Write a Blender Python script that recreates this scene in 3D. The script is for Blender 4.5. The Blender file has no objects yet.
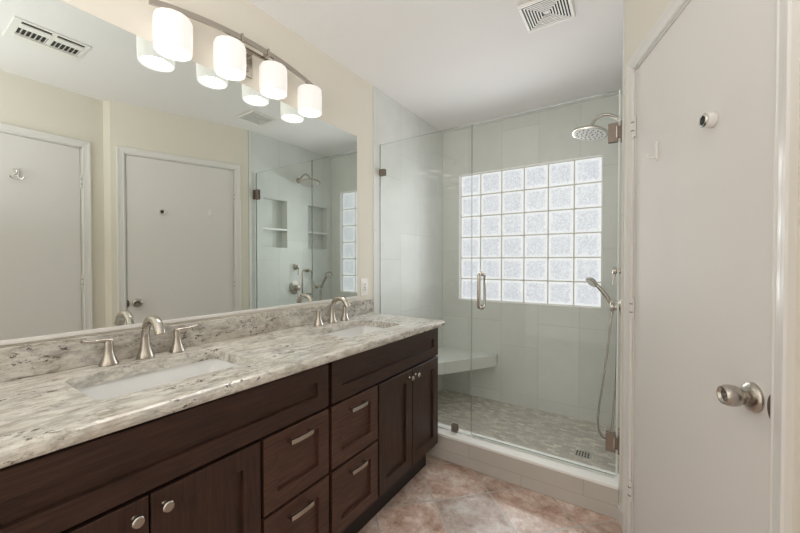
import bpy, bmesh, math
from mathutils import Vector, Matrix
S = bpy.context.scene
COL = S.collection
# ---------------------------------------------------------------- camera
cd = bpy.data.cameras.new('camera'); cam = bpy.data.objects.new('camera', cd); COL.objects.link(cam)
S.camera = cam
cd.sensor_width = 36; cd.lens = 36*350/800; cd.clip_start = .02
cam.location = (0, 0, 1.22)
cam.rotation_euler = (math.radians(90-.78), 0, math.atan(230/350))
# ---------------------------------------------------------------- world, lights, exposure
S.view_settings.view_transform = 'Standard'; S.view_settings.look = 'None'
S.view_settings.gamma = 1; S.view_settings.use_curve_mapping = False
S.view_settings.exposure = 0.17
W = bpy.data.worlds.new('world'); S.world = W; W.use_nodes = True
W.node_tree.nodes['Background'].inputs[0].default_value = (.93, .96, 1, 1)
W.node_tree.nodes['Background'].inputs[1].default_value = .6
WINDOW_E = .70
SHADE_E = .57
def area(name, loc, rot, sx, sy, energy, color=(1, 1, 1)):
    l = bpy.data.lights.new(name, 'AREA'); l.shape = 'RECTANGLE'; l.size = sx; l.size_y = sy; l.energy = energy; l.color = color
    o = bpy.data.objects.new(name, l); COL.objects.link(o); o.location = loc; o.rotation_euler = rot
    return o
# unseen lamp facing up, added to fill the room off the ceiling
area('fill_uplight', (-.40, -.45, 1.42), (math.radians(180), 0, 0), 1.1, .9, 17, (.93, .965, 1))
# unseen spot lamps added inside the glass block window to boost its daylight
for ix in (-1, 0, 1):
    for iz in (-1, 0, 1):
        dl = bpy.data.lights.new('window_fill_spot', 'SPOT'); dl.energy = 3.0; dl.spot_size = math.radians(150); dl.spot_blend = .8; dl.shadow_soft_size = 0; dl.color = (.95, .975, 1)
        do = bpy.data.objects.new('window_fill_spot', dl); COL.objects.link(do); do.location = (-.735+ix*.27, 2.93, 1.447+iz*.38)
        do.rotation_euler = (math.radians(-90), 0, 0)
# unseen fill lamp added in front of the rear wall
area('rear_fill', (-.56, -1.57, 1.24), (math.radians(90), 0, 0), 1.8, 2.3, 9, (.96, .98, 1))

# ---------------------------------------------------------------- materials
def mat(name, color, rough=.5, metal=0, spec=.5, coat=0, coat_r=.05):
    m = bpy.data.materials.new(name); m.use_nodes = True
    p = m.node_tree.nodes['Principled BSDF']
    p.inputs['Base Color'].default_value = (*color, 1); p.inputs['Roughness'].default_value = rough
    p.inputs['Metallic'].default_value = metal; p.inputs['Specular IOR Level'].default_value = spec
    p.inputs['Coat Weight'].default_value = coat; p.inputs['Coat Roughness'].default_value = coat_r
    return m
class NT:
    def __init__(s, m): s.m = m; s.t = m.node_tree; s.p = s.t.nodes.get('Principled BSDF')
    def n(s, typ, **k):
        o = s.t.nodes.new(typ)
        for a, v in k.items():
            if a.startswith('_'): setattr(o, a[1:], v)
            else:
                key = a.replace('__', ' ')
                o.inputs[int(key[1:]) if key[0] == 'i' and key[1:].isdigit() else key].default_value = v
        return o
    def l(s, a, b): s.t.links.new(a, b)
    def coord(s, scale=(1, 1, 1), rot=(0, 0, 0), loc=(0, 0, 0)):
        c = s.n('ShaderNodeNewGeometry'); mp = s.n('ShaderNodeMapping')
        mp.inputs['Scale'].default_value = scale; mp.inputs['Rotation'].default_value = rot; mp.inputs['Location'].default_value = loc
        s.l(c.outputs['Position'], mp.inputs['Vector']); return mp.outputs[0]
    def noise(s, vec, scale, detail=4, rough=.5, dist=0):
        o = s.n('ShaderNodeTexNoise'); o.inputs['Scale'].default_value = scale; o.inputs['Detail'].default_value = detail
        o.inputs['Roughness'].default_value = rough; o.inputs['Distortion'].default_value = dist
        s.l(vec, o.inputs['Vector']); return o.outputs[0]
    def ramp(s, fac, stops):
        o = s.n('ShaderNodeValToRGB'); e = o.color_ramp.elements
        while len(e) < len(stops): e.new(.5)
        for x, (p_, c_) in zip(e, stops):
            x.position = p_; x.color = (*c_, 1) if len(c_) == 3 else c_
        s.l(fac, o.inputs[0]); return o.outputs[0]
    def mix(s, fac, a, b, mode='MIX'):
        o = s.n('ShaderNodeMix', _data_type='RGBA', _blend_type=mode)
        for sock, v in ((0, fac), (6, a), (7, b)):
            if hasattr(v, 'links') or isinstance(v, bpy.types.NodeSocket): s.l(v, o.inputs[sock])
            elif sock == 0: o.inputs[0].default_value = v
            else: o.inputs[sock].default_value = (*v, 1)
        return o.outputs[2]
    def bump(s, h, strength=.2, dist=.002):
        b = s.n('ShaderNodeBump'); b.inputs['Strength'].default_value = strength; b.inputs['Distance'].default_value = dist
        s.l(h, b.inputs['Height']); s.l(b.outputs[0], s.p.inputs['Normal'])
    def base(s, c): s.l(c, s.p.inputs['Base Color'])

def paint(name, color, bump=.12, scale=160, rough=.6):
    m = mat(name, color, rough, spec=.3); t = NT(m)
    t.bump(t.noise(t.coord(), scale, 3), bump, .002); return m
M = {}
M['wall'] = paint('cream wall paint', (.80, .755, .665))
M['ceiling'] = paint('white ceiling paint', (.86, .84, .825), .25, 60, .8)
M['door'] = paint('white door paint', (.79, .76, .735), .03, 40, .55)
M['trim'] = mat('white trim enamel', (.80, .78, .75), .3)
M['nickel'] = mat('brushed nickel', (.50, .46, .41), .27, 1)
M['darkmetal'] = mat('satin hinge metal', (.27, .22, .185), .5, .7)
M['chrome'] = mat('polished chrome', (.78, .77, .74), .12, 1)
M['black'] = mat('black rubber', (.012, .011, .01), .5)
M['white'] = mat('white plastic', (.84, .82, .78), .35)
M['slot'] = mat('dark vent opening', (.05, .045, .04), .8)
M['porcelain'] = mat('white porcelain', (.86, .86, .85), .08, coat=.5)
M['curbtop'] = mat('white curb slab', (.93, .92, .89), .3)
M['nozzle'] = mat('pale nozzle face', (.58, .56, .52), .6)
M['mirror'] = mat('mirror silver', (.76, .80, .77), 0.0, 1)
M['latch'] = mat('worn dark latch metal', (.12, .10, .085), .5, .4)
M['seal'] = mat('clear door seal', (.75, .78, .74), .3)

def tiles(name, axes, w, h, c, mortar, ms, loc=(0, 0, 0), off=.33, var=.035, rough=.5, freq=3):
    """rectangular tiles: axes = which world axes run along the long side and across the rows"""
    m = mat(name, c, rough); t = NT(m)
    g = t.n('ShaderNodeNewGeometry'); sp = t.n('ShaderNodeSeparateXYZ'); cb = t.n('ShaderNodeCombineXYZ')
    t.l(g.outputs['Position'], sp.inputs[0]); t.l(sp.outputs[axes[0]], cb.inputs[0]); t.l(sp.outputs[axes[1]], cb.inputs[1])
    mp = t.n('ShaderNodeMapping'); mp.inputs['Location'].default_value = loc; t.l(cb.outputs[0], mp.inputs[0])
    b = t.n('ShaderNodeTexBrick', _offset=off, _offset_frequency=freq)
    b.inputs['Scale'].default_value = 1; b.inputs['Mortar Size'].default_value = ms; b.inputs['Mortar Smooth'].default_value = .1
    b.inputs['Brick Width'].default_value = w; b.inputs['Row Height'].default_value = h; b.inputs['Bias'].default_value = 0
    b.inputs['Color1'].default_value = (*[v*(1-var) for v in c], 1); b.inputs['Color2'].default_value = (*[v*(1+var) for v in c], 1)
    b.inputs['Mortar'].default_value = (*mortar, 1); t.l(mp.outputs[0], b.inputs[0])
    n = t.noise(t.coord(), 9, 4); cl = t.mix(t.ramp(n, [(.35, (0, 0, 0)), (.7, (1, 1, 1))]), (.96, .96, .96), (1, 1, 1))
    t.base(t.mix(1, b.outputs[0], cl, 'MULTIPLY'))
    inv = t.n('ShaderNodeMath', _operation='SUBTRACT'); inv.inputs[0].default_value = 1; t.l(b.outputs[1], inv.inputs[1])
    t.bump(inv.outputs[0], .35, .0015); return m
TC = (.75, .765, .735); TM = (.64, .65, .62)
# vertical 30 x 61 cm tiles; rows step along the wall
M['tile_y'] = tiles('pale shower tile along y', (2, 1), .61, .302, TC, TM, .0022, (-.22, -.155, 0), .33)
M['tile_x'] = tiles('pale shower tile along x', (2, 0), .61, .302, TC, TM, .0022, (-.1, .02, 0), .33)
M['curb'] = tiles('curb face tile', (0, 2), .60, .0975, (.60, .57, .52), (.49, .47, .43), .0025, (.185, .033, 0), .5, .02, .3, 2)

def granite(name, k):
    m = mat(name, (.6, .56, .5), .2); t = NT(m)
    v = t.coord((1, .42, 1), (0, 0, .16)); nz = t.n('ShaderNodeTexNoise'); nz.inputs['Scale'].default_value = 5; nz.inputs['Detail'].default_value = 4
    t.l(v, nz.inputs[0]); vv = t.n('ShaderNodeMix', _data_type='RGBA', _blend_type='LINEAR_LIGHT'); vv.inputs[0].default_value = .07
    t.l(v, vv.inputs[6]); t.l(nz.outputs[1], vv.inputs[7]); q = vv.outputs[2]
    n1 = t.noise(q, 30, 9, .78); n2 = t.noise(t.coord((1, .24, 1), (0, 0, .2), (3, 1, 2)), 30, 8, .72, .6)
    n3 = t.noise(t.coord((1, .6, 1), loc=(7, 3, 1)), 62, 5, .7, .3); n4 = t.noise(q, 9, 5, .6)
    n5 = t.noise(t.coord((1, .5, 1), loc=(2, 8, 4)), 9, 3, .6)
    K = lambda *c: tuple(a*k for a in c)
    c = t.ramp(n1, [(.36, K(.30, .275, .235)), (.44, K(.50, .47, .41)), (.52, K(.68, .65, .59)), (.62, K(.78, .76, .70))])
    c = t.mix(t.ramp(n2, [(.50, (0, 0, 0)), (.58, (.7, .7, .7)), (.66, (0, 0, 0))]), c, K(.40, .385, .365))
    c = t.mix(t.ramp(n4, [(.52, (0, 0, 0)), (.66, (.5, .5, .5))]), c, K(.47, .40, .325))
    dk = t.mix(1, t.ramp(n3, [(.56, (0, 0, 0)), (.61, (1, 1, 1))]), t.ramp(n5, [(.46, (0, 0, 0)), (.60, (1, 1, 1))]), 'MULTIPLY')
    t.base(t.mix(dk, c, (.11, .085, .07))); return m
M['granite'] = granite('cream and grey granite', 1); M['granite_shaded'] = granite('shaded granite strip', .89)  # backsplash copy darkened as a whole, shade put into the colour

def wood(name, scale, k=1):
    m = mat(name, (.05, .025, .016), .38, spec=.35); t = NT(m)
    n = t.noise(t.coord(scale), 9, 6, .6, .5)
    t.base(t.ramp(n, [(.3, (.026*k, .0125*k, .0085*k)), (.55, (.048*k, .023*k, .0155*k)), (.75, (.072*k, .035*k, .023*k))]))
    t.bump(n, .05, .001); return m
M['wood_v'] = wood('espresso wood upright grain', (14, 14, 1)); M['wood_h'] = wood('espresso wood level grain', (14, 1, 14)); M['wood_drawer'] = wood('lighter espresso wood', (14, 1, 14), 1.8)  # drawer fronts get a lighter scaling of the same wood
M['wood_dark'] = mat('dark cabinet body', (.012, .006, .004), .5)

m = M['floor'] = mat('terracotta slate tile', (.4, .25, .18), .3, spec=.9); t = NT(m)
mp = t.coord((1, 1, 1), (0, 0, math.radians(-45)))
b = t.n('ShaderNodeTexBrick', _offset=0.0); b.inputs['Scale'].default_value = 1; b.inputs['Mortar Size'].default_value = .0045
b.inputs['Brick Width'].default_value = .303; b.inputs['Row Height'].default_value = .303; b.inputs['Mortar Smooth'].default_value = .1
b.inputs['Color1'].default_value = (.8, .8, .8, 1); b.inputs['Color2'].default_value = (1.12, 1.04, 1, 1); b.inputs['Mortar'].default_value = (1, 1, 1, 1)
mp2 = t.n('ShaderNodeMapping'); mp2.inputs['Location'].default_value = (-.225, -.185, 0); t.l(mp, mp2.inputs[0]); t.l(mp2.outputs[0], b.inputs[0])
n1 = t.noise(t.coord(), 8, 8, .74, .2); n2 = t.noise(t.coord(loc=(4, 2, 0)), 18, 8, .75, .4)
c = t.ramp(n1, [(.32, (.28, .18, .14)), (.43, (.52, .36, .285)), (.53, (.70, .57, .50)), (.62, (.86, .79, .74))])
c = t.mix(t.ramp(n2, [(.46, (0, 0, 0)), (.62, (.5, .5, .5))]), c, (.44, .28, .21))
c = t.mix(1, c, b.outputs[0], 'MULTIPLY')
t.base(t.mix(b.outputs[1], c, (.54, .49, .44)))
sub = t.n('ShaderNodeMath', _operation='SUBTRACT'); t.l(n2, sub.inputs[0]); t.l(b.outputs[1], sub.inputs[1]); t.bump(sub.outputs[0], .35, .003)
t.l(t.ramp(n2, [(.3, (.2, .2, .2)), (.7, (.42, .42, .42))]), t.p.inputs['Roughness'])

m = M['mosaic'] = mat('grey stone mosaic', (.4, .38, .33), .4); t = NT(m)
b = t.n('ShaderNodeTexBrick', _offset=.5); b.inputs['Scale'].default_value = 1; b.inputs['Mortar Size'].default_value = .0016
b.inputs['Brick Width'].default_value = .052; b.inputs['Row Height'].default_value = .026
b.inputs['Color1'].default_value = (.52, .50, .47, 1); b.inputs['Color2'].default_value = (.92, .87, .77, 1); b.inputs['Mortar'].default_value = (.55, .53, .48, 1)
t.l(t.coord(), b.inputs[0])
n1 = t.noise(t.coord((1, 1.6, 1)), 16, 4, .7)
t.base(t.mix(t.ramp(n1, [(.4, (0, 0, 0)), (.62, (.7, .7, .7))]), b.outputs[0], (.50, .45, .38)))
t.bump(b.outputs[1], -.3, .001)

def glassmat(name, tint, edge=False):
    m = bpy.data.materials.new(name); m.use_nodes = True; nt = m.node_tree; nt.nodes.clear(); t = NT(m)
    out = t.n('ShaderNodeOutputMaterial'); tr = t.n('ShaderNodeBsdfTransparent'); gl = t.n('ShaderNodeBsdfGlossy'); mx = t.n('ShaderNodeMixShader')
    tr.inputs[0].default_value = (*tint, 1); gl.inputs['Roughness'].default_value = 0.0
    lw = t.n('ShaderNodeLayerWeight'); lw.inputs[0].default_value = .5
    pw = t.n('ShaderNodeMath', _operation='POWER'); pw.inputs[1].default_value = 4.5; t.l(lw.outputs['Facing'], pw.inputs[0])
    ma = t.n('ShaderNodeMath', _operation='MULTIPLY_ADD'); ma.inputs[1].default_value = .85; ma.inputs[2].default_value = .022 if not edge else .45
    t.l(pw.outputs[0], ma.inputs[0]); t.l(ma.outputs[0], mx.inputs[0]); t.l(tr.outputs[0], mx.inputs[1]); t.l(gl.outputs[0], mx.inputs[2]); t.l(mx.outputs[0], out.inputs[0])
    return m
M['glass'] = glassmat('clear shower glass', (.982, .99, .982)); M['glass_edge'] = glassmat('green glass edge', (.42, .50, .45), True)

m = M['block'] = mat('wavy glass block', (.8, .83, .86), .2); t = NT(m)
wn = t.noise(t.coord((1, 1, 1)), 42, 3, .5, 2.2)
# every block: daylight painted into the glow, brighter at the rim, calmer at centre
g = t.n('ShaderNodeNewGeometry'); sp = t.n('ShaderNodeSeparateXYZ'); t.l(g.outputs['Position'], sp.inputs[0])
def cell(sock, o0, w):
    a = t.n('ShaderNodeMath', _operation='SUBTRACT'); t.l(sock, a.inputs[0]); a.inputs[1].default_value = o0
    d = t.n('ShaderNodeMath', _operation='DIVIDE'); t.l(a.outputs[0], d.inputs[0]); d.inputs[1].default_value = w
    f_ = t.n('ShaderNodeMath', _operation='FRACT'); t.l(d.outputs[0], f_.inputs[0])
    s_ = t.n('ShaderNodeMath', _operation='SUBTRACT'); t.l(f_.outputs[0], s_.inputs[0]); s_.inputs[1].default_value = .5
    ab = t.n('ShaderNodeMath', _operation='ABSOLUTE'); t.l(s_.outputs[0], ab.inputs[0]); return ab.outputs[0]
WX0, WX1, WZ0, WZ1 = -1.322, -.172, .868, 2.018
cw = (WX1-WX0-.012)/6
mxm = t.n('ShaderNodeMath', _operation='MAXIMUM'); t.l(cell(sp.outputs[0], WX0+.006, cw), mxm.inputs[0]); t.l(cell(sp.outputs[2], WZ0+.006, cw), mxm.inputs[1])
add = t.n('ShaderNodeMath', _operation='MULTIPLY_ADD'); t.l(wn, add.inputs[0]); add.inputs[1].default_value = .22; t.l(mxm.outputs[0], add.inputs[2])
rim = t.ramp(add.outputs[0], [(.43, (0, 0, 0)), (.54, (1, 1, 1))])
c1 = t.ramp(wn, [(.38, (.68, .70, .77)), (.5, (.79, .81, .87)), (.60, (.93, .95, .98))])
em = t.mix(rim, c1, (1.02, 1.03, 1.05))
t.l(em, t.p.inputs['Emission Color']); t.p.inputs['Emission Strength'].default_value = WINDOW_E
t.bump(wn, .4, .004)
t.p.inputs['Base Color'].default_value = (.12, .125, .13, 1)
M['mortar'] = mat('window mortar', (.74, .72, .66), .6)

for nm, e_ in (('bulb', 42), ('shade_inner', 1.0)):
    m = M[nm] = mat('glowing ' + nm, (.5, .49, .47), .4); m.node_tree.nodes['Principled BSDF'].inputs['Emission Color'].default_value = (1, .965, .92, 1)
    m.node_tree.nodes['Principled BSDF'].inputs['Emission Strength'].default_value = e_
m = M['shade'] = mat('lit white glass shade', (.45, .44, .42), .3); t = NT(m)
t.p.inputs['Emission Color'].default_value = (1, .955, .89, 1); t.p.inputs['Emission Strength'].default_value = SHADE_E

# ---------------------------------------------------------------- geometry helpers
class MB:
    def __init__(s): s.b = bmesh.new(); s.mi = 0
    def _tag(s, faces):
        for f in faces: f.material_index = s.mi
    def quadbox(s, P):
        v = [s.b.verts.new(p) for p in P]
        s._tag([s.b.faces.new([v[i] for i in q]) for q in ((0, 3, 2, 1), (4, 5, 6, 7), (0, 1, 5, 4), (1, 2, 6, 5), (2, 3, 7, 6), (3, 0, 4, 7))]); return s
    def box(s, x0, x1, y0, y1, z0, z1):
        return s.quadbox([(x0, y0, z0), (x1, y0, z0), (x1, y1, z0), (x0, y1, z0), (x0, y0, z1), (x1, y0, z1), (x1, y1, z1), (x0, y1, z1)])
    def prism(s, pts, z0, z1):
        a = [s.b.verts.new((x, y, z0)) for x, y in pts]; c = [s.b.verts.new((x, y, z1)) for x, y in pts]; n = len(pts)
        F = [s.b.faces.new(a[::-1]), s.b.faces.new(c)] + [s.b.faces.new((a[i], a[(i+1) % n], c[(i+1) % n], c[i])) for i in range(n)]
        s._tag(F); return s
    def rings(s, R, closed=True, cap=True):
        V = [[s.b.verts.new(p) for p in r] for r in R]; n = len(R[0]); F = []
        for a, c in zip(V, V[1:]):
            for i in range(n if closed else n-1): F.append(s.b.faces.new((a[i], a[(i+1) % n], c[(i+1) % n], c[i])))
        if cap: F.append(s.b.faces.new(V[0][::-1])); F.append(s.b.faces.new(V[-1]))
        s._tag(F); return s
    def tube(s, P, r, seg=16, sx=1, up=(0, 0, 1), smooth=0):
        P = [Vector(p) for p in P]; R = r if isinstance(r, (list, tuple)) else [r]*len(P)
        if smooth:
            Q, RR = [], []
            n = len(P)
            for i in range(n-1):
                p0, p1, p2, p3 = P[max(i-1, 0)], P[i], P[i+1], P[min(i+2, n-1)]
                for k in range(smooth):
                    u = k/smooth
                    Q.append(.5*((2*p1)+(p2-p0)*u+(2*p0-5*p1+4*p2-p3)*u*u+(3*p1-p0-3*p2+p3)*u**3)); RR.append(R[i]*(1-u)+R[i+1]*u)
            Q.append(P[-1]); RR.append(R[-1]); P, R = Q, RR
        rings = []; up = Vector(up); prev = None
        for i, p in enumerate(P):
            d = (P[min(i+1, len(P)-1)]-P[max(i-1, 0)]).normalized()
            if prev is None:
                a = d.cross(up)
                if a.length < .1: a = d.cross(Vector((1, 0, 0)))
                a.normalize()
            else:
                a = (prev - d*prev.dot(d)).normalized()
            prev = a; c = a.cross(d).normalized()
            rings.append([p + a*math.cos(t)*R[i]*sx + c*math.sin(t)*R[i] for t in (2*math.pi*k/seg for k in range(seg))])
        return s.rings(rings)
    def lathe(s, prof, o=(0, 0, 0), axis=(0, 0, 1), seg=32, fl=None):
        ax = Vector(axis).normalized(); a = ax.orthogonal().normalized(); c = ax.cross(a); o = Vector(o)
        return s.rings([[o + ax*h + (a*math.cos(t)+c*math.sin(t))*r*(1 if not fl else 1+fl[1]*math.cos(fl[0]*t)) for t in (2*math.pi*k/seg for k in range(seg))] for r, h in prof])
    def rrect(s, cx, cy, w, h, r, z, n=5):
        out = []
        for sx, sy, a0 in ((1, 1, 0), (-1, 1, 90), (-1, -1, 180), (1, -1, 270)):
            for k in range(n+1):
                a = math.radians(a0+90*k/n); out.append((cx+sx*(w/2-r)+r*math.cos(a), cy+sy*(h/2-r)+r*math.sin(a), z))
        return out
    def build(s, name, mats, parent=None, bevel=0, smooth=False, local=False, seg=2, kind=None, label=None):
        me = bpy.data.meshes.new(name)
        bmesh.ops.recalc_face_normals(s.b, faces=s.b.faces)
        if parent is not None and not local:
            off = Vector((0, 0, 0)); q = parent
            while q: off += q.location; q = q.parent
            bmesh.ops.translate(s.b, verts=s.b.verts, vec=-off)
        s.b.to_mesh(me); s.b.free()
        for mm in (mats if isinstance(mats, (list, tuple)) else [mats]): me.materials.append(mm)
        o = bpy.data.objects.new(name, me); COL.objects.link(o); o.parent = parent
        if smooth:
            for f in me.polygons: f.use_smooth = True
            me.set_sharp_from_angle(angle=math.radians(38))
        if bevel:
            md = o.modifiers.new('edge', 'BEVEL'); md.width = bevel; md.segments = seg; md.limit_method = 'ANGLE'; md.angle_limit = math.radians(40)
        if kind: o['kind'] = kind
        if label: o['label'] = label
        return o
def empty(name, loc=(0, 0, 0), rz=0, parent=None):
    o = bpy.data.objects.new(name, None); COL.objects.link(o); o.location = loc; o.rotation_euler.z = rz; o.parent = parent; o.empty_display_size = .05
    return o
def tag(o, label, cat, group=None):
    o['label'] = label; o['category'] = cat
    if group: o['group'] = group
    return o
def struct(o, label=None):
    o['kind'] = 'structure'
    if label: o['label'] = label
    return o
def copy_tree(o, parent=None, shift=None):
    c = o.copy(); COL.objects.link(c); c.parent = parent
    if shift: c.location = o.location + Vector(shift)
    for ch in list(o.children): copy_tree(ch, c)
    return c
def cells(mb, u0, u1, v0, v1, holes, put):
    """fill a rectangle with boxes except for the holes; put(u0,u1,v0,v1) adds one box"""
    us = sorted({u0, u1, *[h[0] for h in holes], *[h[1] for h in holes]}); vs = sorted({v0, v1, *[h[2] for h in holes], *[h[3] for h in holes]})
    for a, b in zip(us, us[1:]):
        run = None
        for c, d in zip(vs, vs[1:]):
            cu, cv = (a+b)/2, (c+d)/2
            if any(h[0] < cu < h[1] and h[2] < cv < h[3] for h in holes):
                if run: put(a, b, *run)
                run = None
            else: run = (run[0], d) if run else (c, d)
        if run: put(a, b, *run)

# ---------------------------------------------------------------- the room
CZ = 2.43; D = 1.49; YB = 3.0; XS = -.035; YT = 1.931; YE = -1.6
C0 = Vector((-.028, 1.935)); C1 = Vector((.296, 1.010)); LB = (C1-C0).length; RB = math.atan2(C1.y-C0.y, C1.x-C0.x)
XA = .362
struct(MB().box(-1.7, 1.0, YE, YT+.05, -.1, 0).build('floor', M['floor']), 'terracotta slate floor tiles laid diagonally with pale grout')
struct(MB().box(-1.7, .3, YT+.05, YB+.1, -.1, 0.008).build('floor_shower', M['mosaic']), 'shower floor of small grey and beige stone mosaic')
struct(MB().box(-1.7, 1.0, YE, YB+.2, CZ, CZ+.1).build('ceiling', M['ceiling']), 'plain white ceiling')
struct(MB().box(-D-.15, -D, YE, YT-.002, 0, CZ).build('wall_left', M['wall']), 'cream wall behind the mirror')
struct(MB().box(-D-.15, -D+.006, YT-.002, YB+.1, 0, CZ).build('wall_shower_left', M['tile_y'], bevel=.002), 'pale tiled shower wall beyond the vanity')
mb = MB(); cells(mb, -D+.006, .2, 0, CZ, [(WX0, WX1, WZ0, WZ1)], lambda a, b, c, d: mb.box(a, b, YB, YB+.12, c, d))
struct(mb.build('wall_back', M['tile_x']), 'pale tiled shower wall around the glass block window')
N1 = (2.085, 2.365, 1.362, 1.838); N2 = (2.645, 2.93, 1.362, 1.838)
mb = MB(); cells(mb, 1.938, YB, 0, CZ, [N1, N2], lambda a, b, c, d: mb.box(XS, XS+.09, a, b, c, d))
for n in (N1, N2): mb.box(XS+.088, XS+.12, n[0]-.01, n[1]+.01, n[2]-.01, n[3]+.01)
wr = struct(mb.build('wall_shower_right', M['tile_y']), 'pale tiled shower wall with two recessed niches')
for i, n in enumerate((N1, N2)):
    o = MB().box(XS+.004, XS+.09, n[0], n[1], 1.535, 1.553).build('niche_shelf', M['curbtop'], bevel=.002)
    tag(o, ('thin pale shelf in the wall niche nearer the shower door', 'thin pale shelf in the wall niche nearer the glass block window')[i], 'shelf')
struct(MB().box(-D-.15, 1.0, YE-.1, YE, 0, CZ).build('wall_rear', M['wall']), 'cream wall behind the camera')
# angled door wall (local x runs along it from the shower corner, local -y faces the room)
DB = (.128, .888); HT = 2.04
fr = empty('wall_entry', (C0.x, C0.y, 0), RB); struct(fr, 'cream angled wall holding the door beside the shower')
mb = MB(); cells(mb, 0, LB, 0, CZ, [(DB[0]-.012, DB[1]+.012, 0, HT+.012)], lambda a, b, c, d: mb.box(a, b, 0, .12, c, d))
mb.build('wall_entry_surface', M['wall'], fr, local=True, kind='structure')
# return face and wall A
struct(MB().prism([(C1.x, C1.y), (C1.x+.113, C1.y+.039), (.6, 1.03), (.6, .988), (XA, .988)], 0, CZ).build('wall_return', M['wall']), 'narrow cream return between the two doors')
fa = empty('wall_right', (XA, .988, 0), math.radians(-90)); struct(fa, 'cream wall with the hooked door seen in the mirror')
DA = (.134, .85)
mb = MB(); cells(mb, 0, .988-YE, 0, CZ, [(DA[0]-.012, DA[1]+.012, 0, HT+.012)], lambda a, b, c, d: mb.box(a, b, 0, .12, c, d))
mb.build('wall_right_surface', M['wall'], fa, local=True, kind='structure')

def door(name, loc, rz, u0, u1, zs, knob, label):
    r = empty(name, loc, rz); struct(r, label)
    slab = MB().box(u0, u1, .004, .039, .012, HT).build('slab', M['door'], r, bevel=.002, local=True)
    # jamb
    MB().box(u0-.012, u0-.002, 0.001, .1, 0, HT+.010).box(u1+.002, u1+.012, 0.001, .1, 0, HT+.01).box(u0-.012, u1+.012, 0.001, .1, HT+.002, HT+.012).box(u0-.012, u1+.012, .042, .055, 0, HT).build('jamb', M['trim'], r, local=True)
    # stepped casing swept round three sides
    prof = [(.003, 0), (.003, .009), (.010, .012), (.014, .010), (.030, .013), (.040, .017), (.047, .018), (.051, .014), (.051, 0)]
    path = [((u0-.006, 0), (-1, 0)), ((u0-.006, HT+.006), (-1, 1)), ((u1+.006, HT+.006), (1, 1)), ((u1+.006, 0), (1, 0))]
    mb = MB(); mb.rings([[(p[0]+q[0]*d, -h, p[1]+q[1]*d) for d, h in prof] for p, q in path]); mb.build('casing', M['trim'], r, local=True)
    for z in zs:
        mb = MB(); mb.tube([(u0-.003, -.007, z-.047), (u0-.003, -.007, z+.047)], .0055, 12)
        mb.box(u0-.008, u0+.004, -.004, .001, z-.042, z+.042)
        h = mb.build('hinge', M['trim'], r, smooth=True, local=True)
        MB().box(u0-.009, u0+.003, -.0135, -.004, z-.020, z-.016).box(u0-.009, u0+.003, -.0135, -.004, z+.016, z+.020).build('hinge_pin_gap', M['darkmetal'], h, local=True)
    if knob:
        uk, zk = knob; A = (0, -1, 0)
        k = MB().lathe([(.001, 0), (.035, 0), (.035, .004), (.032, .009), (.024, .014), (.014, .016), (.0135, .020), (.018, .024), (.0235, .034), (.0255, .046), (.0245, .056), (.0205, .0635), (.018, .0635), (.014, .058), (.001, .057)], (uk, .004, zk), A, 40).build('knob', M['nickel'], r, smooth=True, local=True)
        MB().lathe([(.001, .057), (.005, .058), (.005, .062), (.001, .0625)], (uk, .004, zk), A, 16).build('lock_button', M['nickel'], k, smooth=True, local=True)
        MB().rings([[(u1+.001-.014*math.sin(a), yy, zk+.029*math.cos(a)) for a in [math.pi*i/12 for i in range(13)]] for yy in (.0045, -.001)]).build('latch_plate', M['latch'], r, local=True)
    return r
door('door_1', (C0.x, C0.y, 0), RB, DB[0], DB[1], (1.80, 1.02, .22), (.826, .897), 'plain white door beside the shower with a brushed nickel knob')
door('door_2', (XA, .988, 0), math.radians(-90), DA[0], DA[1], (1.80, 1.075, .22), (.80, .95), 'plain white door holding a chrome hook, seen in the mirror')
# baseboards
def bb(nm, r, a, b): MB().box(a, b, -.012, 0, 0, .075).box(a, b, -.008, 0, .075, .085).build(nm, M['trim'], r, local=True, kind='structure')
bb('baseboard_entry', fr, .002, DB[0]-.066); bb('baseboard_entry', fr, DB[1]+.066, LB-.001); bb('baseboard_right', fa, .03, DA[0]-.066); bb('baseboard_right', fa, DA[1]+.066, .988-YE)
# curb
cb = struct(MB().box(-D+.007, XS-.001, YT, YT+.115, 0.001, .145).build('trim_curb', M['curb'], bevel=.002), 'low tiled shower curb')
MB().box(-D+.007, XS-.001, YT-.006, YT+.122, .1455, .161).build('curb_top', M['curbtop'], cb, bevel=.003, label='white slab on top of the curb')
# window
w = empty('window_1', (WX0, YB, WZ0)); struct(w, 'glass block window, six blocks by six')
mb = MB()
for a, b, c, d in ((WX0, WX0+.006, WZ0, WZ1), (WX1-.006, WX1, WZ0, WZ1), (WX0, WX1, WZ0, WZ0+.006), (WX0, WX1, WZ1-.006, WZ1)): mb.box(a, b, YB-.003, YB+.115, c, d)
mb.build('window_frame', M['curbtop'], w)
mb = MB()
for i in range(7):
    x = WX0+.006+i*cw; z = WZ0+.006+i*cw
    mb.box(max(x-.005, WX0+.004), min(x+.005, WX1-.004), YB+.036, YB+.11, WZ0+.004, WZ1-.004); mb.box(WX0+.004, WX1-.004, YB+.0365, YB+.109, max(z-.005, WZ0+.004), min(z+.005, WZ1-.004))
mb.build('mortar_grid', M['mortar'], w)
mb = MB()
for i in range(6):
    for j in range(6):
        x = WX0+.006+(i+.5)*cw; z = WZ0+.006+(j+.5)*cw; h = cw/2-.0052
        R = [[(px, YB+yy, pz) for px, pz, _ in mb.rrect(x, z, 2*hh, 2*hh, .008, 0, 3)] for hh, yy in ((h, .10), (h, .040), (h-.004, .035), (h-.014, .033))]
        mb.rings(R)
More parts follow.
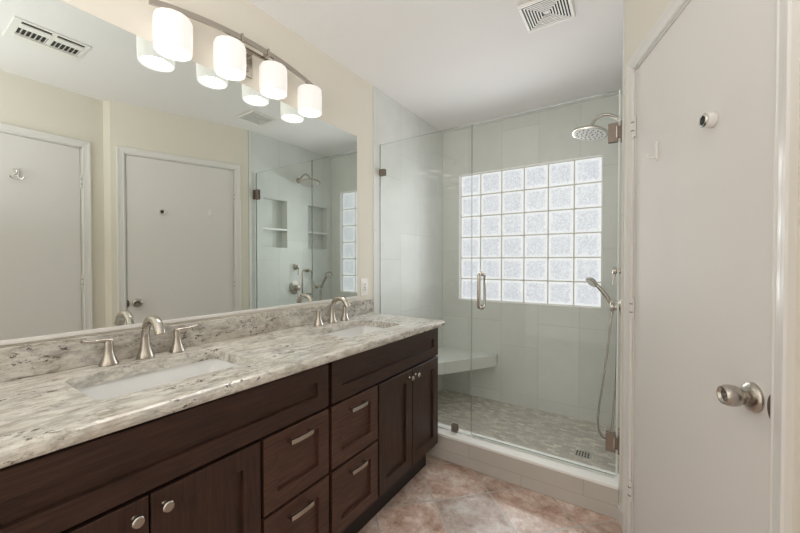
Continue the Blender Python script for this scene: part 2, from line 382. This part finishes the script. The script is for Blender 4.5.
mb.build('glass_blocks', M['block'], w, smooth=True)

# ---------------------------------------------------------------- shower glass
YG = 2.0
def pane(mb, x0, x1, z0, z1, t=.005):
    mb.box(x0, x1, YG-t, YG+t, z0, z1)
    mb.b.faces.ensure_lookup_table()
    for f in mb.b.faces[-6:]:
        f.normal_update(); f.material_index = 0 if abs(f.normal.y) > .5 else 1
ps = empty('shower_screen', (-1.14, YG, .161))
mb = MB(); pane(mb, -1.481, -.8005, .1625, 2.045); mb.build('glass_panel', [M['glass'], M['glass_edge']], ps)
for x, z, w_ in ((-1.460, 1.848, .022), (-.905, .185, .02)):
    MB().box(x-w_, x+w_, YG-.012, YG-.0055, z-.023, z+.023).box(x-w_, x+w_, YG+.0055, YG+.012, z-.023, z+.023).build('clip', M['darkmetal'], ps, bevel=.0015)
MB().box(-1.478, -.803, YG-.0065, YG+.0065, .1612, .167).build('sill_seal', M['seal'], ps)
tag(ps, 'fixed clear glass panel standing on the curb beside the vanity', 'glass panel')
sd = empty('shower_door', (-.43, YG, .161))
mb = MB(); pane(mb, -.7955, -.052, .172, 2.045); mb.build('glass_panel', [M['glass'], M['glass_edge']], sd)
MB().box(-.793, -.056, YG-.006, YG+.006, .163, .171).build('sweep', M['seal'], sd)
MB().box(-.0515, -.044, YG-.006, YG+.006, .172, 2.045).build('edge_seal', M['seal'], sd)
for z in (1.845, .335):
    mb = MB(); mb.box(-.094, -.0525, YG-.014, YG-.0055, z-.045, z+.045).box(-.094, -.0525, YG+.0055, YG+.014, z-.045, z+.045)
    mb.box(-.0525, -.043, YG-.014, YG+.014, z-.028, z+.028).box(-.0425, XS-.0005, YG-.027, YG+.027, z-.045, z+.045)
    h = mb.build('hinge', M['darkmetal'], sd, bevel=.0015)
    MB().box(-.0605, -.0565, YG-.0148, YG-.0138, z-.027, z+.027).build('hinge_knuckle', M['nickel'], h)
hx, hz0, hz1 = -.735, .949, 1.148
for s_ in (-1, 1):
    pts = [(hx, YG+s_*.006, hz0+.0), (hx, YG+s_*.035, hz0+.0), (hx, YG+s_*.047, hz0+.004), (hx, YG+s_*.052, hz0+.016), (hx, YG+s_*.052, hz1-.016), (hx, YG+s_*.047, hz1-.004), (hx, YG+s_*.035, hz1), (hx, YG+s_*.006, hz1)]
    mb = MB(); mb.tube(pts, .0076, 16, up=(1, 0, 0))
    for zz in (hz0, hz1): mb.lathe([(.001, .005), (.014, .005), (.014, .009), (.001, .009)], (hx, YG, zz), (0, s_, 0), 24)
    mb.build('handle', M['nickel'], sd, smooth=True)
tag(sd, 'frameless clear glass shower door with a looped metal pull', 'shower door')

# ---------------------------------------------------------------- corner bench
o = MB().prism([(-D+.0065, YB-.0005), (-D+.0065, 2.19), (-1.44, 2.19), (-.955, YB-.05), (-.955, YB-.0005)], .322, .418).build('corner_bench', M['tile_x'], bevel=.002)
tag(o, 'triangular pale tiled bench fixed in the shower corner under the window', 'bench')

# ---------------------------------------------------------------- shower fittings on the niche wall
NX = (-1, 0, 0)
r = empty('rain_shower', (XS, 2.51, 2.075))
MB().lathe([(.001, 0.0005), (.03, .0005), (.028, .006), (.014, .012), (.001, .012)], (XS, 2.51, 2.075), NX).build('flange', M['nickel'], r, smooth=True)
MB().tube([(XS-.008, 2.51, 2.075), (XS-.03, 2.51, 2.088), (XS-.07, 2.51, 2.118), (XS-.11, 2.51, 2.128), (XS-.148, 2.51, 2.112), (XS-.168, 2.51, 2.088), (XS-.174, 2.51, 2.068)], .0095, 16, smooth=5, up=(0, 1, 0)).build('shower_arm', M['nickel'], r, smooth=True)
ax = Vector((-.16, -.10, -1)).normalized(); hc = Vector((XS-.177, 2.51, 2.066))
h = MB().lathe([(.001, -.012), (.016, -.010), (.017, .006), (.028, .012), (.07, .020), (.098, .030), (.104, .036), (.103, .043), (.097, .045), (.001, .0452)], hc, ax, 48).build('spray_head', M['nickel'], r, smooth=True)
MB().lathe([(.001, .0455), (.093, .0455), (.093, .047), (.001, .048)], hc, ax, 40).build('spray_face', M['nozzle'], h, smooth=True)
mb = MB(); a1 = ax.orthogonal().normalized(); a2 = ax.cross(a1)
for rr, n in ((.02, 6), (.045, 11), (.072, 16)):
    for k in range(n):
        tt = 2*math.pi*k/n; mb.lathe([(.0008, .0465), (.0055, .0465), (.0045, .050), (.0008, .050)], hc+(a1*math.cos(tt)+a2*math.sin(tt))*rr, ax, 6)
mb.build('nozzles', M['black'], h)
tag(r, 'round brushed nickel rain shower head on an arched arm', 'shower head')
# diverter
r = empty('diverter_valve', (XS, 2.47, 1.165))
MB().lathe([(.001, .0005), (.034, .0005), (.033, .006), (.020, .011), (.017, .03), (.021, .034), (.021, .05), (.012, .054), (.001, .054)], (XS, 2.47, 1.165), NX).build('valve_body', M['nickel'], r, smooth=True)
MB().tube([(XS-.043, 2.47, 1.155), (XS-.046, 2.465, 1.12), (XS-.052, 2.46, 1.082)], [.008, .006, .0065], 12).build('lever', M['nickel'], r, smooth=True)
tag(r, 'small round diverter valve with lever, above the large round valve plate', 'valve')
r = empty('shower_valve', (XS, 2.455, .95))
MB().lathe([(.001, .0005), (.072, .0005), (.071, .006), (.045, .012), (.026, .018), (.024, .04), (.028, .045), (.028, .06), (.015, .066), (.001, .066)], (XS, 2.455, .95), NX, 40).build('valve_plate', M['nickel'], r, smooth=True)
MB().tube([(XS-.052, 2.455, .94), (XS-.056, 2.45, .895), (XS-.064, 2.445, .852)], [.010, .007, .008], 12).build('lever', M['nickel'], r, smooth=True)
tag(r, 'large round nickel valve plate with lever on the niche wall', 'valve')
r = empty('hand_shower', (XS, 2.77, .945))
MB().lathe([(.001, .0005), (.026, .0005), (.024, .008), (.012, .012), (.011, .05), (.017, .055), (.017, .078), (.001, .08)], (XS, 2.77, .945), NX).build('wall_bracket', M['nickel'], r, smooth=True)
b0 = Vector((XS-.066, 2.77, .925)); 
MB().tube([b0, (XS-.085, 2.765, .965), (XS-.115, 2.765, 1.01), (XS-.150, 2.765, 1.052), (XS-.165, 2.765, 1.066)], [.012, .0135, .0145, .013, .012], 16, smooth=3).build('wand', M['nickel'], r, smooth=True)
hax = Vector((-.55, -.45, -.62)).normalized(); ho = Vector((XS-.183, 2.765, 1.085))
h = MB().lathe([(.001, -.016), (.022, -.012), (.037, -.002), (.042, .008), (.041, .016), (.036, .018), (.001, .018)], ho, hax, 32).build('spray_head', M['nickel'], r, smooth=True)
MB().lathe([(.001, .0183), (.034, .0183), (.034, .020), (.001, .0205)], ho, hax, 28).build('spray_face', M['nozzle'], h, smooth=True)
MB().tube([(XS-.066, 2.768, .918), (XS-.068, 2.765, .84), (XS-.085, 2.75, .65), (XS-.110, 2.71, .42), (XS-.132, 2.68, .24), (XS-.132, 2.65, .12), (XS-.100, 2.66, .055), (XS-.062, 2.68, .10), (XS-.042, 2.76, .35), (XS-.035, 2.775, .6), (XS-.033, 2.785, .9)], .0062, 10, smooth=6).build('hose', M['nickel'], r, smooth=True)
tag(r, 'hand shower wand hanging in its wall bracket with a looping metal hose', 'hand shower')
# drain
r = empty('floor_drain', (-.24, 2.455, .008))
MB().lathe([(.001, 0.0002), (.052, .0002), (.052, .003), (.046, .0035), (.001, .0035)], (-.24, 2.455, .008), (0, 0, 1), 32).build('drain_plate', M['chrome'], r, smooth=True)
mb = MB()
for i in range(-2, 3):
    for j in (-1, 0, 1): mb.box(-.24+i*.016-.004, -.24+i*.016+.004, 2.455+j*.024-.008, 2.455+j*.024+.008, .0112, .0124)
mb.build('drain_slots', M['slot'], r)
tag(r, 'round metal drain grate set in the mosaic shower floor', 'drain')

# ---------------------------------------------------------------- door accessories
def wl(u, y, z):  # point in the angled wall's frame -> world
    return Vector((C0.x, C0.y, 0)) + Matrix.Rotation(RB, 3, 'Z') @ Vector((u, y, z))
r = empty('door_peg', tuple(wl(.66, .004, 1.62)), RB)
MB().lathe([(.001, 0.0005), (.021, .0005), (.0225, .004), (.0205, .018), (.0195, .021), (.001, .021)], (0, 0, 0), (0, -1, 0), 32).build('peg_body', M['white'], r, smooth=True, local=True)
MB().lathe([(.0125, .0212), (.019, .0212), (.020, .025), (.017, .028), (.0125, .027), (.0125, .0212)], (0, 0, 0), (0, -1, 0), 32).build('peg_ring', M['chrome'], r, smooth=True, local=True, label='chrome ring')
MB().lathe([(.0005, .0212), (.0124, .0212), (.0115, .024), (.0005, .0245)], (0, 0, 0), (0, -1, 0), 24).build('peg_tip', M['black'], r, smooth=True, local=True, label='black tip')
tag(r, 'short round white peg with chrome ring and black tip on the door', 'door peg')
r = empty('adhesive_hook', tuple(wl(.318, .004, 1.635)), RB)
mb = MB(); mb.rings([[(px, yy, pz) for px, pz, _ in mb.rrect(0, 0, w_, h_, w_/2-.0005, 0, 6)] for w_, h_, yy in ((.020, .072, -.0005), (.020, .072, -.004), (.015, .066, -.006))]); mb.build('hook_plate', M['white'], r, smooth=True, local=True)
MB().tube([(0, -.004, -.020), (0, -.012, -.024), (0, -.026, -.022), (0, -.032, -.012), (0, -.033, -.008)], [.005, .0045, .004, .0035, .003], 10, smooth=3).build('hook_arm', M['white'], r, smooth=True, local=True)
tag(r, 'slim white adhesive hook on the door near its upper hinge', 'hook')
r = empty('robe_hook', (XA-.004, .535, 1.785), math.radians(-90))
MB().box(-.014, .014, -.004, -.0005, -.03, .038).build('hook_plate', M['chrome'], r, bevel=.002, local=True)
for sgn in (-1, 1):
    MB().tube([(sgn*.006, -.004, -.012), (sgn*.016, -.016, -.026), (sgn*.026, -.026, -.026), (sgn*.032, -.032, -.012)], [.006, .005, .0045, .005], 10, smooth=3).build('prong', M['chrome'], r, smooth=True, local=True)
MB().tube([(0, -.004, .012), (0, -.020, .004), (0, -.030, .01), (0, -.034, .022)], [.006, .005, .005, .006], 10, smooth=3).build('prong', M['chrome'], r, smooth=True, local=True)
tag(r, 'polished chrome robe hook with curved prongs, seen in the mirror', 'hook')

# ---------------------------------------------------------------- vanity
XF = -.945   # plane of the door and drawer faces
def front(name, y0, y1, z0, z1, parent, material, fw=.058):
    """recessed-panel (shaker) front facing +x"""
    mb = MB(); g = .0022; y0 += g; y1 -= g; z0 += g; z1 -= g; t = .030; d = .012
    def ring(x, i): return [(x, y0+i, z0+i), (x, y1-i, z0+i), (x, y1-i, z1-i), (x, y0+i, z1-i)]
    mb.rings([ring(XF-t, 0), ring(XF-.0015, 0), ring(XF, .0015), ring(XF, fw), ring(XF-d, fw+.0012)])
    return mb.build(name, material, parent)
def knob(y, z, parent):
    return MB().lathe([(.001, 0.0002), (.007, .0002), (.005, .004), (.0045, .013), (.007, .016), (.012, .018), (.013, .022), (.011, .0245), (.001, .025)], (XF, y, z), (1, 0, 0), 28).build('knob', M['nickel'], parent, smooth=True)
def pull(y, z, parent):
    h = .043; X0 = XF+.0002
    mb = MB()
    P = [(X0+.0215+.003*math.cos(math.pi/2*(k/8)), y+h*1.12*k/8, z) for k in range(-8, 9)]
    mb.rings([[(px-.0045, py, pz-.0075), (px+.0045, py, pz-.0075), (px+.0045, py, pz+.0075), (px-.0045, py, pz+.0075)] for px, py, pz in P])
    for s_ in (-1, 1): mb.box(X0, X0+.0225, y+s_*h-.0045, y+s_*h+.0045, z-.0055, z+.0055)
    return mb.build('handle', M['nickel'], parent, bevel=.0012)
ZT = .838
def cabinet(y0, y1, doors, drawers, label):
    r = empty('vanity_cabinet', (-1.2, (y0+y1)/2, 0))
    mb = MB(); mb.box(XF-.050, XF-.0305, y0, y1, .115, ZT).box(-D+.001, XF-.0502, y0, y0+.018, .115, ZT).box(-D+.001, XF-.0502, y1-.018, y1, .115, ZT).box(-D+.001, XF-.0502, y0+.018, y1-.018, .115, .133).box(-D+.001, -D+.013, y0+.018, y1-.018, .133, ZT)
    b = mb.build('body', M['wood_v'], r)
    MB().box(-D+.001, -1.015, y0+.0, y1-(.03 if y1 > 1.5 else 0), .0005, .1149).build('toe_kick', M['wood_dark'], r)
    front('false_front', y0+.006, y1-.006, .668, ZT-.004, r, M['wood_h'], .055)
    for a, b_, ky in doors:
        d = front('door', a, b_, .142, .662, r, M['wood_v']); knob(ky, .622, d)
    for a, b_ in drawers:
        for z0, z1 in ((.415, .662), (.142, .409)):
            d = front('drawer', a, b_, z0, z1, r, M['wood_drawer'], .052); pull((a+b_)/2-.006, z1-.041, d)
    tag(r, label, 'vanity cabinet'); return r
cabinet(.055, .9575, [(.066, .3605, .33), (.3615, .660, .392)], [(.667, .952)], 'dark espresso vanity cabinet under the sink closer to the camera')
cabinet(.9585, 1.857, [(1.266, 1.5575, 1.528), (1.5595, 1.851, 1.59)], [(.964, 1.259)], 'dark espresso vanity cabinet whose end stands by the shower curb')

# countertop with two rectangular openings
def boolean(o, cutters):
    for c in cutters:
        md = o.modifiers.new('cut', 'BOOLEAN'); md.operation = 'DIFFERENCE'; md.object = c; md.solver = 'EXACT'
    dg = bpy.context.evaluated_depsgraph_get(); me = bpy.data.meshes.new_from_object(o.evaluated_get(dg))
    o.modifiers.clear(); o.data = me
    for c in cutters: bpy.data.objects.remove(c)
CT = .873; XC = -.915
SK = [(-1.212, .518), (-1.192, 1.402)]; SW, SL = .275, .435
mb = MB()
prof = [(XC-.010, ZT+.0005), (XC-.003, ZT+.004), (XC, ZT+.012), (XC, CT-.013), (XC-.004, CT-.004), (XC-.013, CT)]
ye = 1.877; ys = .03
def loop(ins, z):
    x = XC-ins; return [(-D+.001, ys, z), (x-.018, ys, z), (x, ye-ins, z), (-D+.001, ye-ins, z)]
mb.rings([loop(XC-px, pz) for px, pz in prof])
ct = mb.build('countertop', M['granite'])
cut = []
for cx_, cy_ in SK:
    mb = MB(); mb.rings([mb.rrect(cx_, cy_, SW, SL, .03, z) for z in (.8, .9)]); cut.append(mb.build('cut', M['granite']))
boolean(ct, cut)
tag(ct, 'polished cream and grey veined granite countertop over both cabinets', 'countertop')
o = MB().box(-D+.001, -D+.021, ys, 1.905, CT+.0005, .968).build('backsplash', M['granite_shaded'], bevel=.002)
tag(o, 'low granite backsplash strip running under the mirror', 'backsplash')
for i, (cx_, cy_) in enumerate(SK):
    mb = MB()
    R = []
    for w_, l_, rr, z in ((SW+.05, SL+.05, .04, .8375), (SW+.05, SL+.05, .04, .828), (SW+.03, SL+.03, .04, .80), (SW-.02, SL-.02, .05, .70), (.10, .10, .045, .695)): R.append(mb.rrect(cx_, cy_, w_, l_, rr, z))
    R2 = []
    for w_, l_, rr, z in ((SW+.012, SL+.012, .034, .8375), (SW+.008, SL+.008, .034, .80), (SW-.02, SL-.02, .045, .745), (SW-.07, SL-.07, .05, .722), (.06, .06, .028, .715)): R2.append(mb.rrect(cx_, cy_, w_, l_, rr, z))
    mb.rings(R[::-1]+R2)
    r = empty('sink', (cx_, cy_, .7))
    mb.build('basin', M['porcelain'], r, smooth=True)
    MB().lathe([(.001, 0), (.022, 0), (.021, .003), (.012, .0035), (.001, .002)], (cx_, cy_, .7152), (0, 0, 1), 24).build('drain_ring', M['chrome'], r, smooth=True)
    tag(r, ('white rectangular undermount sink closer to the camera', 'white rectangular undermount sink closer to the shower')[i], 'sink')

def faucet(fx, fy, label, spread=.104):
    r = empty('faucet', (fx, fy, CT))
    mb = MB(); mb.lathe([(.001, .0005), (.027, .0005), (.027, .006), (.0235, .016), (.0175, .034), (.0145, .055), (.0135, .075)], (fx, fy, CT), (0, 0, 1), 28)
    mb.tube([(fx, fy, CT+.070), (fx+.002, fy, CT+.092), (fx+.014, fy, CT+.120), (fx+.040, fy, CT+.139), (fx+.072, fy, CT+.141), (fx+.098, fy, CT+.128), (fx+.113, fy, CT+.107), (fx+.117, fy, CT+.097)], [.0125, .0125, .013, .0135, .0145, .0155, .016, .0158], 20, smooth=4, up=(0, 1, 0))
    mb.build('spout', M['nickel'], r, smooth=True)
    for s_ in (-1, 1):
        y = fy+s_*spread
        mb = MB(); mb.lathe([(.001, .0005), (.0265, .0005), (.0265, .005), (.022, .016), (.0155, .034), (.012, .055), (.0125, .070), (.011, .080), (.001, .083)], (fx, y, CT), (0, 0, 1), 24)
        h = mb.build('handle_base', M['nickel'], r, smooth=True)
        MB().tube([(fx, y-s_*.008, CT+.080), (fx, y+s_*.012, CT+.083), (fx+.004, y+s_*.04, CT+.084), (fx+.008, y+s_*.07, CT+.090)], [.007, .0075, .006, .0055], 14, sx=1.4, smooth=3).build('lever', M['nickel'], h, smooth=True)
    tag(r, label, 'faucet'); return r
f1 = faucet(-1.428, .536, 'brushed nickel widespread faucet behind the sink closer to the camera')
faucet(-1.405, 1.44, 'brushed nickel widespread faucet behind the sink closer to the shower')

# the whole vanity rises about half a cm per metre towards the camera, as in the photo
def lean(o, off):
    off = off + o.location
    if o.type == 'MESH':
        for v in o.data.vertices:
            q = v.co + off; v.co.z += (1.86-q.y)*.0056*min(1, max(0, q.z/.13))
    for ch in o.children: lean(ch, off)
for o in [o for o in S.objects if o.parent is None and o.name.split('.')[0] in ('vanity_cabinet', 'countertop', 'backsplash', 'sink', 'faucet')]:
    lean(o, Vector((0, 0, 0)))
# mirror
r = empty('mirror', (-D, .9, .984))
MB().box(-D+.0005, -D+.005, .03, 1.752, .9925, 2.032).build('mirror_glass', M['mirror'], r)
MB().box(-D+.0005, -D+.009, .03, 1.752, .9845, .992).box(-D+.0052, -D+.009, .03, 1.752, .992, .9965).build('bottom_channel', M['trim'], r, label='thin metal channel with its highlight painted white')  # white enamel puts the chrome channel's bright highlight into the colour
tag(r, 'large frameless wall mirror standing on the granite backsplash', 'mirror')
# outlet
r = empty('wall_outlet', (-D, 1.826, 1.05))
MB().box(-D+.0005, -D+.005, 1.790, 1.862, .992, 1.108).build('cover_plate', M['white'], r, bevel=.002)
MB().box(-D+.005, -D+.008, 1.808, 1.844, 1.016, 1.084).build('receptacle', M['trim'], r, bevel=.001)
mb = MB()
for z in (1.034, 1.068):
    for y in (1.819, 1.831): mb.box(-D+.008, -D+.0086, y, y+.003, z-.006, z+.006)
mb.box(-D+.008, -D+.009, 1.820, 1.832, 1.047, 1.053); mb.build('slots', M['slot'], r)
tag(r, 'white wall outlet between the mirror and the shower tile', 'outlet')

# ---------------------------------------------------------------- vanity light
LX = -1.419; YS = (.630, .850, 1.065, 1.290); ZB = (1.992, 2.012, 2.014, 2.002)
r = empty('vanity_light', (-D, .966, 2.14))
def barz(y): u = (y-.966)/.412; return 2.137+.049*(1-u*u)
def barx(y): u = (y-.966)/.412; return LX+.012*(1-u*u)
mb = MB(); mb.rings([[(barx(y)-.004, y, barz(y)-.011), (barx(y)+.004, y, barz(y)-.011), (barx(y)+.004, y, barz(y)+.011), (barx(y)-.004, y, barz(y)+.011)] for y in [.554+.824*k/32 for k in range(33)]])
mb.build('arched_bar', M['nickel'], r)
MB().box(-D+.0005, -D+.012, .938, .998, 2.075, 2.205).build('backplate', M['nickel'], r, bevel=.003)
MB().lathe([(.001, 0), (.008, 0), (.008, .008), (.005, .013), (.001, .014)], (-D+.012, .968, 2.10), (1, 0, 0), 16).build('finial', M['nickel'], r, smooth=True)
MB().tube([(-D+.010, .968, 2.165), (LX-.014, .968, 2.165)], .008, 12).box(LX-.018, LX-.010, .845, 1.09, 2.158, 2.172).build('cross_bar', M['nickel'], r)
for y in (.897, 1.028):
    MB().box(LX-.019, LX+.022, y-.004, y+.004, barz(y)-.020, barz(y)+.017).build('clip', M['nickel'], r, bevel=.0015)
for y, zb in zip(YS, ZB):
    R0 = .0585
    pr = [(R0-.006, .004), (R0-.001, 0), (R0+.002, .004), (R0+.0035, .05), (R0+.003, .116), (R0-.001, .125), (R0-.012, .130), (.03, .134), (.012, .134), (.012, .130), (.03, .130), (R0-.014, .127), (R0-.005, .118), (R0-.002, .05), (R0-.006, .004)]
    sh = MB()
    rings = [[Vector((LX+.003+rr*(1+.012*math.cos(12*t))*math.cos(t), y+rr*(1+.012*math.cos(12*t))*math.sin(t), zb+hh)) for t in (2*math.pi*k/72 for k in range(72))] for rr, hh in pr]
    sh.rings(rings[:9], cap=False); sh.mi = 1; sh.rings(rings[8:], cap=False)
    bmesh.ops.remove_doubles(sh.b, verts=sh.b.verts, dist=1e-5); s_ = sh.build('shade', [M['shade'], M['shade_inner']], r, smooth=True)
    MB().lathe([(.001, .018), (.03, .018), (.040, .03), (.036, .045), (.018, .07), (.013, .1), (.001, .1)], (LX+.003, y, zb+.012), (0, 0, 1), 24).build('bulb', M['bulb'], s_, smooth=True)
    MB().lathe([(.001, .1345), (.026, .1345), (.026, .138), (.012, .143), (.001, .143)], (LX+.003, y, zb), (0, 0, 1), 24).tube([(LX+.003, y, zb+.142), (barx(y), y, barz(y)-.008)], .005, 10).build('holder', M['nickel'], r, smooth=True)
tag(r, 'brushed nickel vanity light with four glowing white drum shades above the mirror', 'wall light')

# ---------------------------------------------------------------- ceiling vents
r = empty('exhaust_fan', (-.34, 1.82, CZ))
def rectring(mb, x0, x1, y0, y1, w_, z0, z1):
    mb.box(x0, x1, y0, y0+w_, z0, z1).box(x0, x1, y1-w_, y1, z0, z1).box(x0, x0+w_, y0+w_, y1-w_, z0, z1).box(x1-w_, x1, y0+w_, y1-w_, z0, z1)
x0, x1, y0, y1 = -.455, -.232, 1.700, 1.918
mb = MB(); rectring(mb, x0, x1, y0, y1, .016, CZ-.014, CZ-.0005); mb.build('fan_frame', M['white'], r, bevel=.003)
MB().box(x0+.015, x1-.015, y0+.015, y1-.015, CZ-.003, CZ-.0005).build('fan_opening', M['slot'], r)
mb = MB(); i = .022
while i < .098:
    rectring(mb, x0+i, x1-i, y0+i, y1-i, .0058, CZ-.0135, CZ-.0105); i += .0122
mb.box(-.359, -.331, 1.803, 1.833, CZ-.0135, CZ-.0105); mb.build('fan_grille', M['white'], r)
tag(r, 'square white exhaust fan grille on the ceiling near the shower', 'exhaust fan')
r = empty('air_register', (-.295, .56, CZ))
x0, x1, y0, y1 = -.432, -.172, .410, .705
mb = MB(); cells(mb, x0, x1, y0, y1, [(-.415, -.260, .44, .553), (-.415, -.260, .572, .685)], lambda a, b, c, d: mb.box(a, b, c, d, CZ-.007, CZ-.0005))
mb.box(-.255, -.222, .435, .690, CZ-.013, CZ-.007)
mb.build('register_plate', M['white'], r, bevel=.001)
MB().box(-.416, -.259, .439, .686, CZ-.0015, CZ-.0005).build('register_opening', M['slot'], r)
mb = MB()
for ya in (.44, .572):
    mb.box(-.395, -.345, ya, ya+.113, CZ-.010, CZ-.005)
    for k in range(6):
        y = ya+.010+k*.0185; mb.quadbox([(-.345, y, CZ-.010), (-.262, y, CZ-.010), (-.262, y+.0025, CZ-.010), (-.345, y+.0025, CZ-.010), (-.345, y+.007, CZ-.002), (-.262, y+.007, CZ-.002), (-.262, y+.0095, CZ-.002), (-.345, y+.0095, CZ-.002)])
mb.build('louvers', M['white'], r)
tag(r, 'white ceiling air register with short louvers, seen in the mirror', 'air vent')

S.cycles.max_bounces = 10; S.cycles.diffuse_bounces = 6; S.cycles.glossy_bounces = 6; S.cycles.transparent_max_bounces = 16
S.cycles.caustics_reflective = True; S.cycles.sample_clamp_indirect = 4
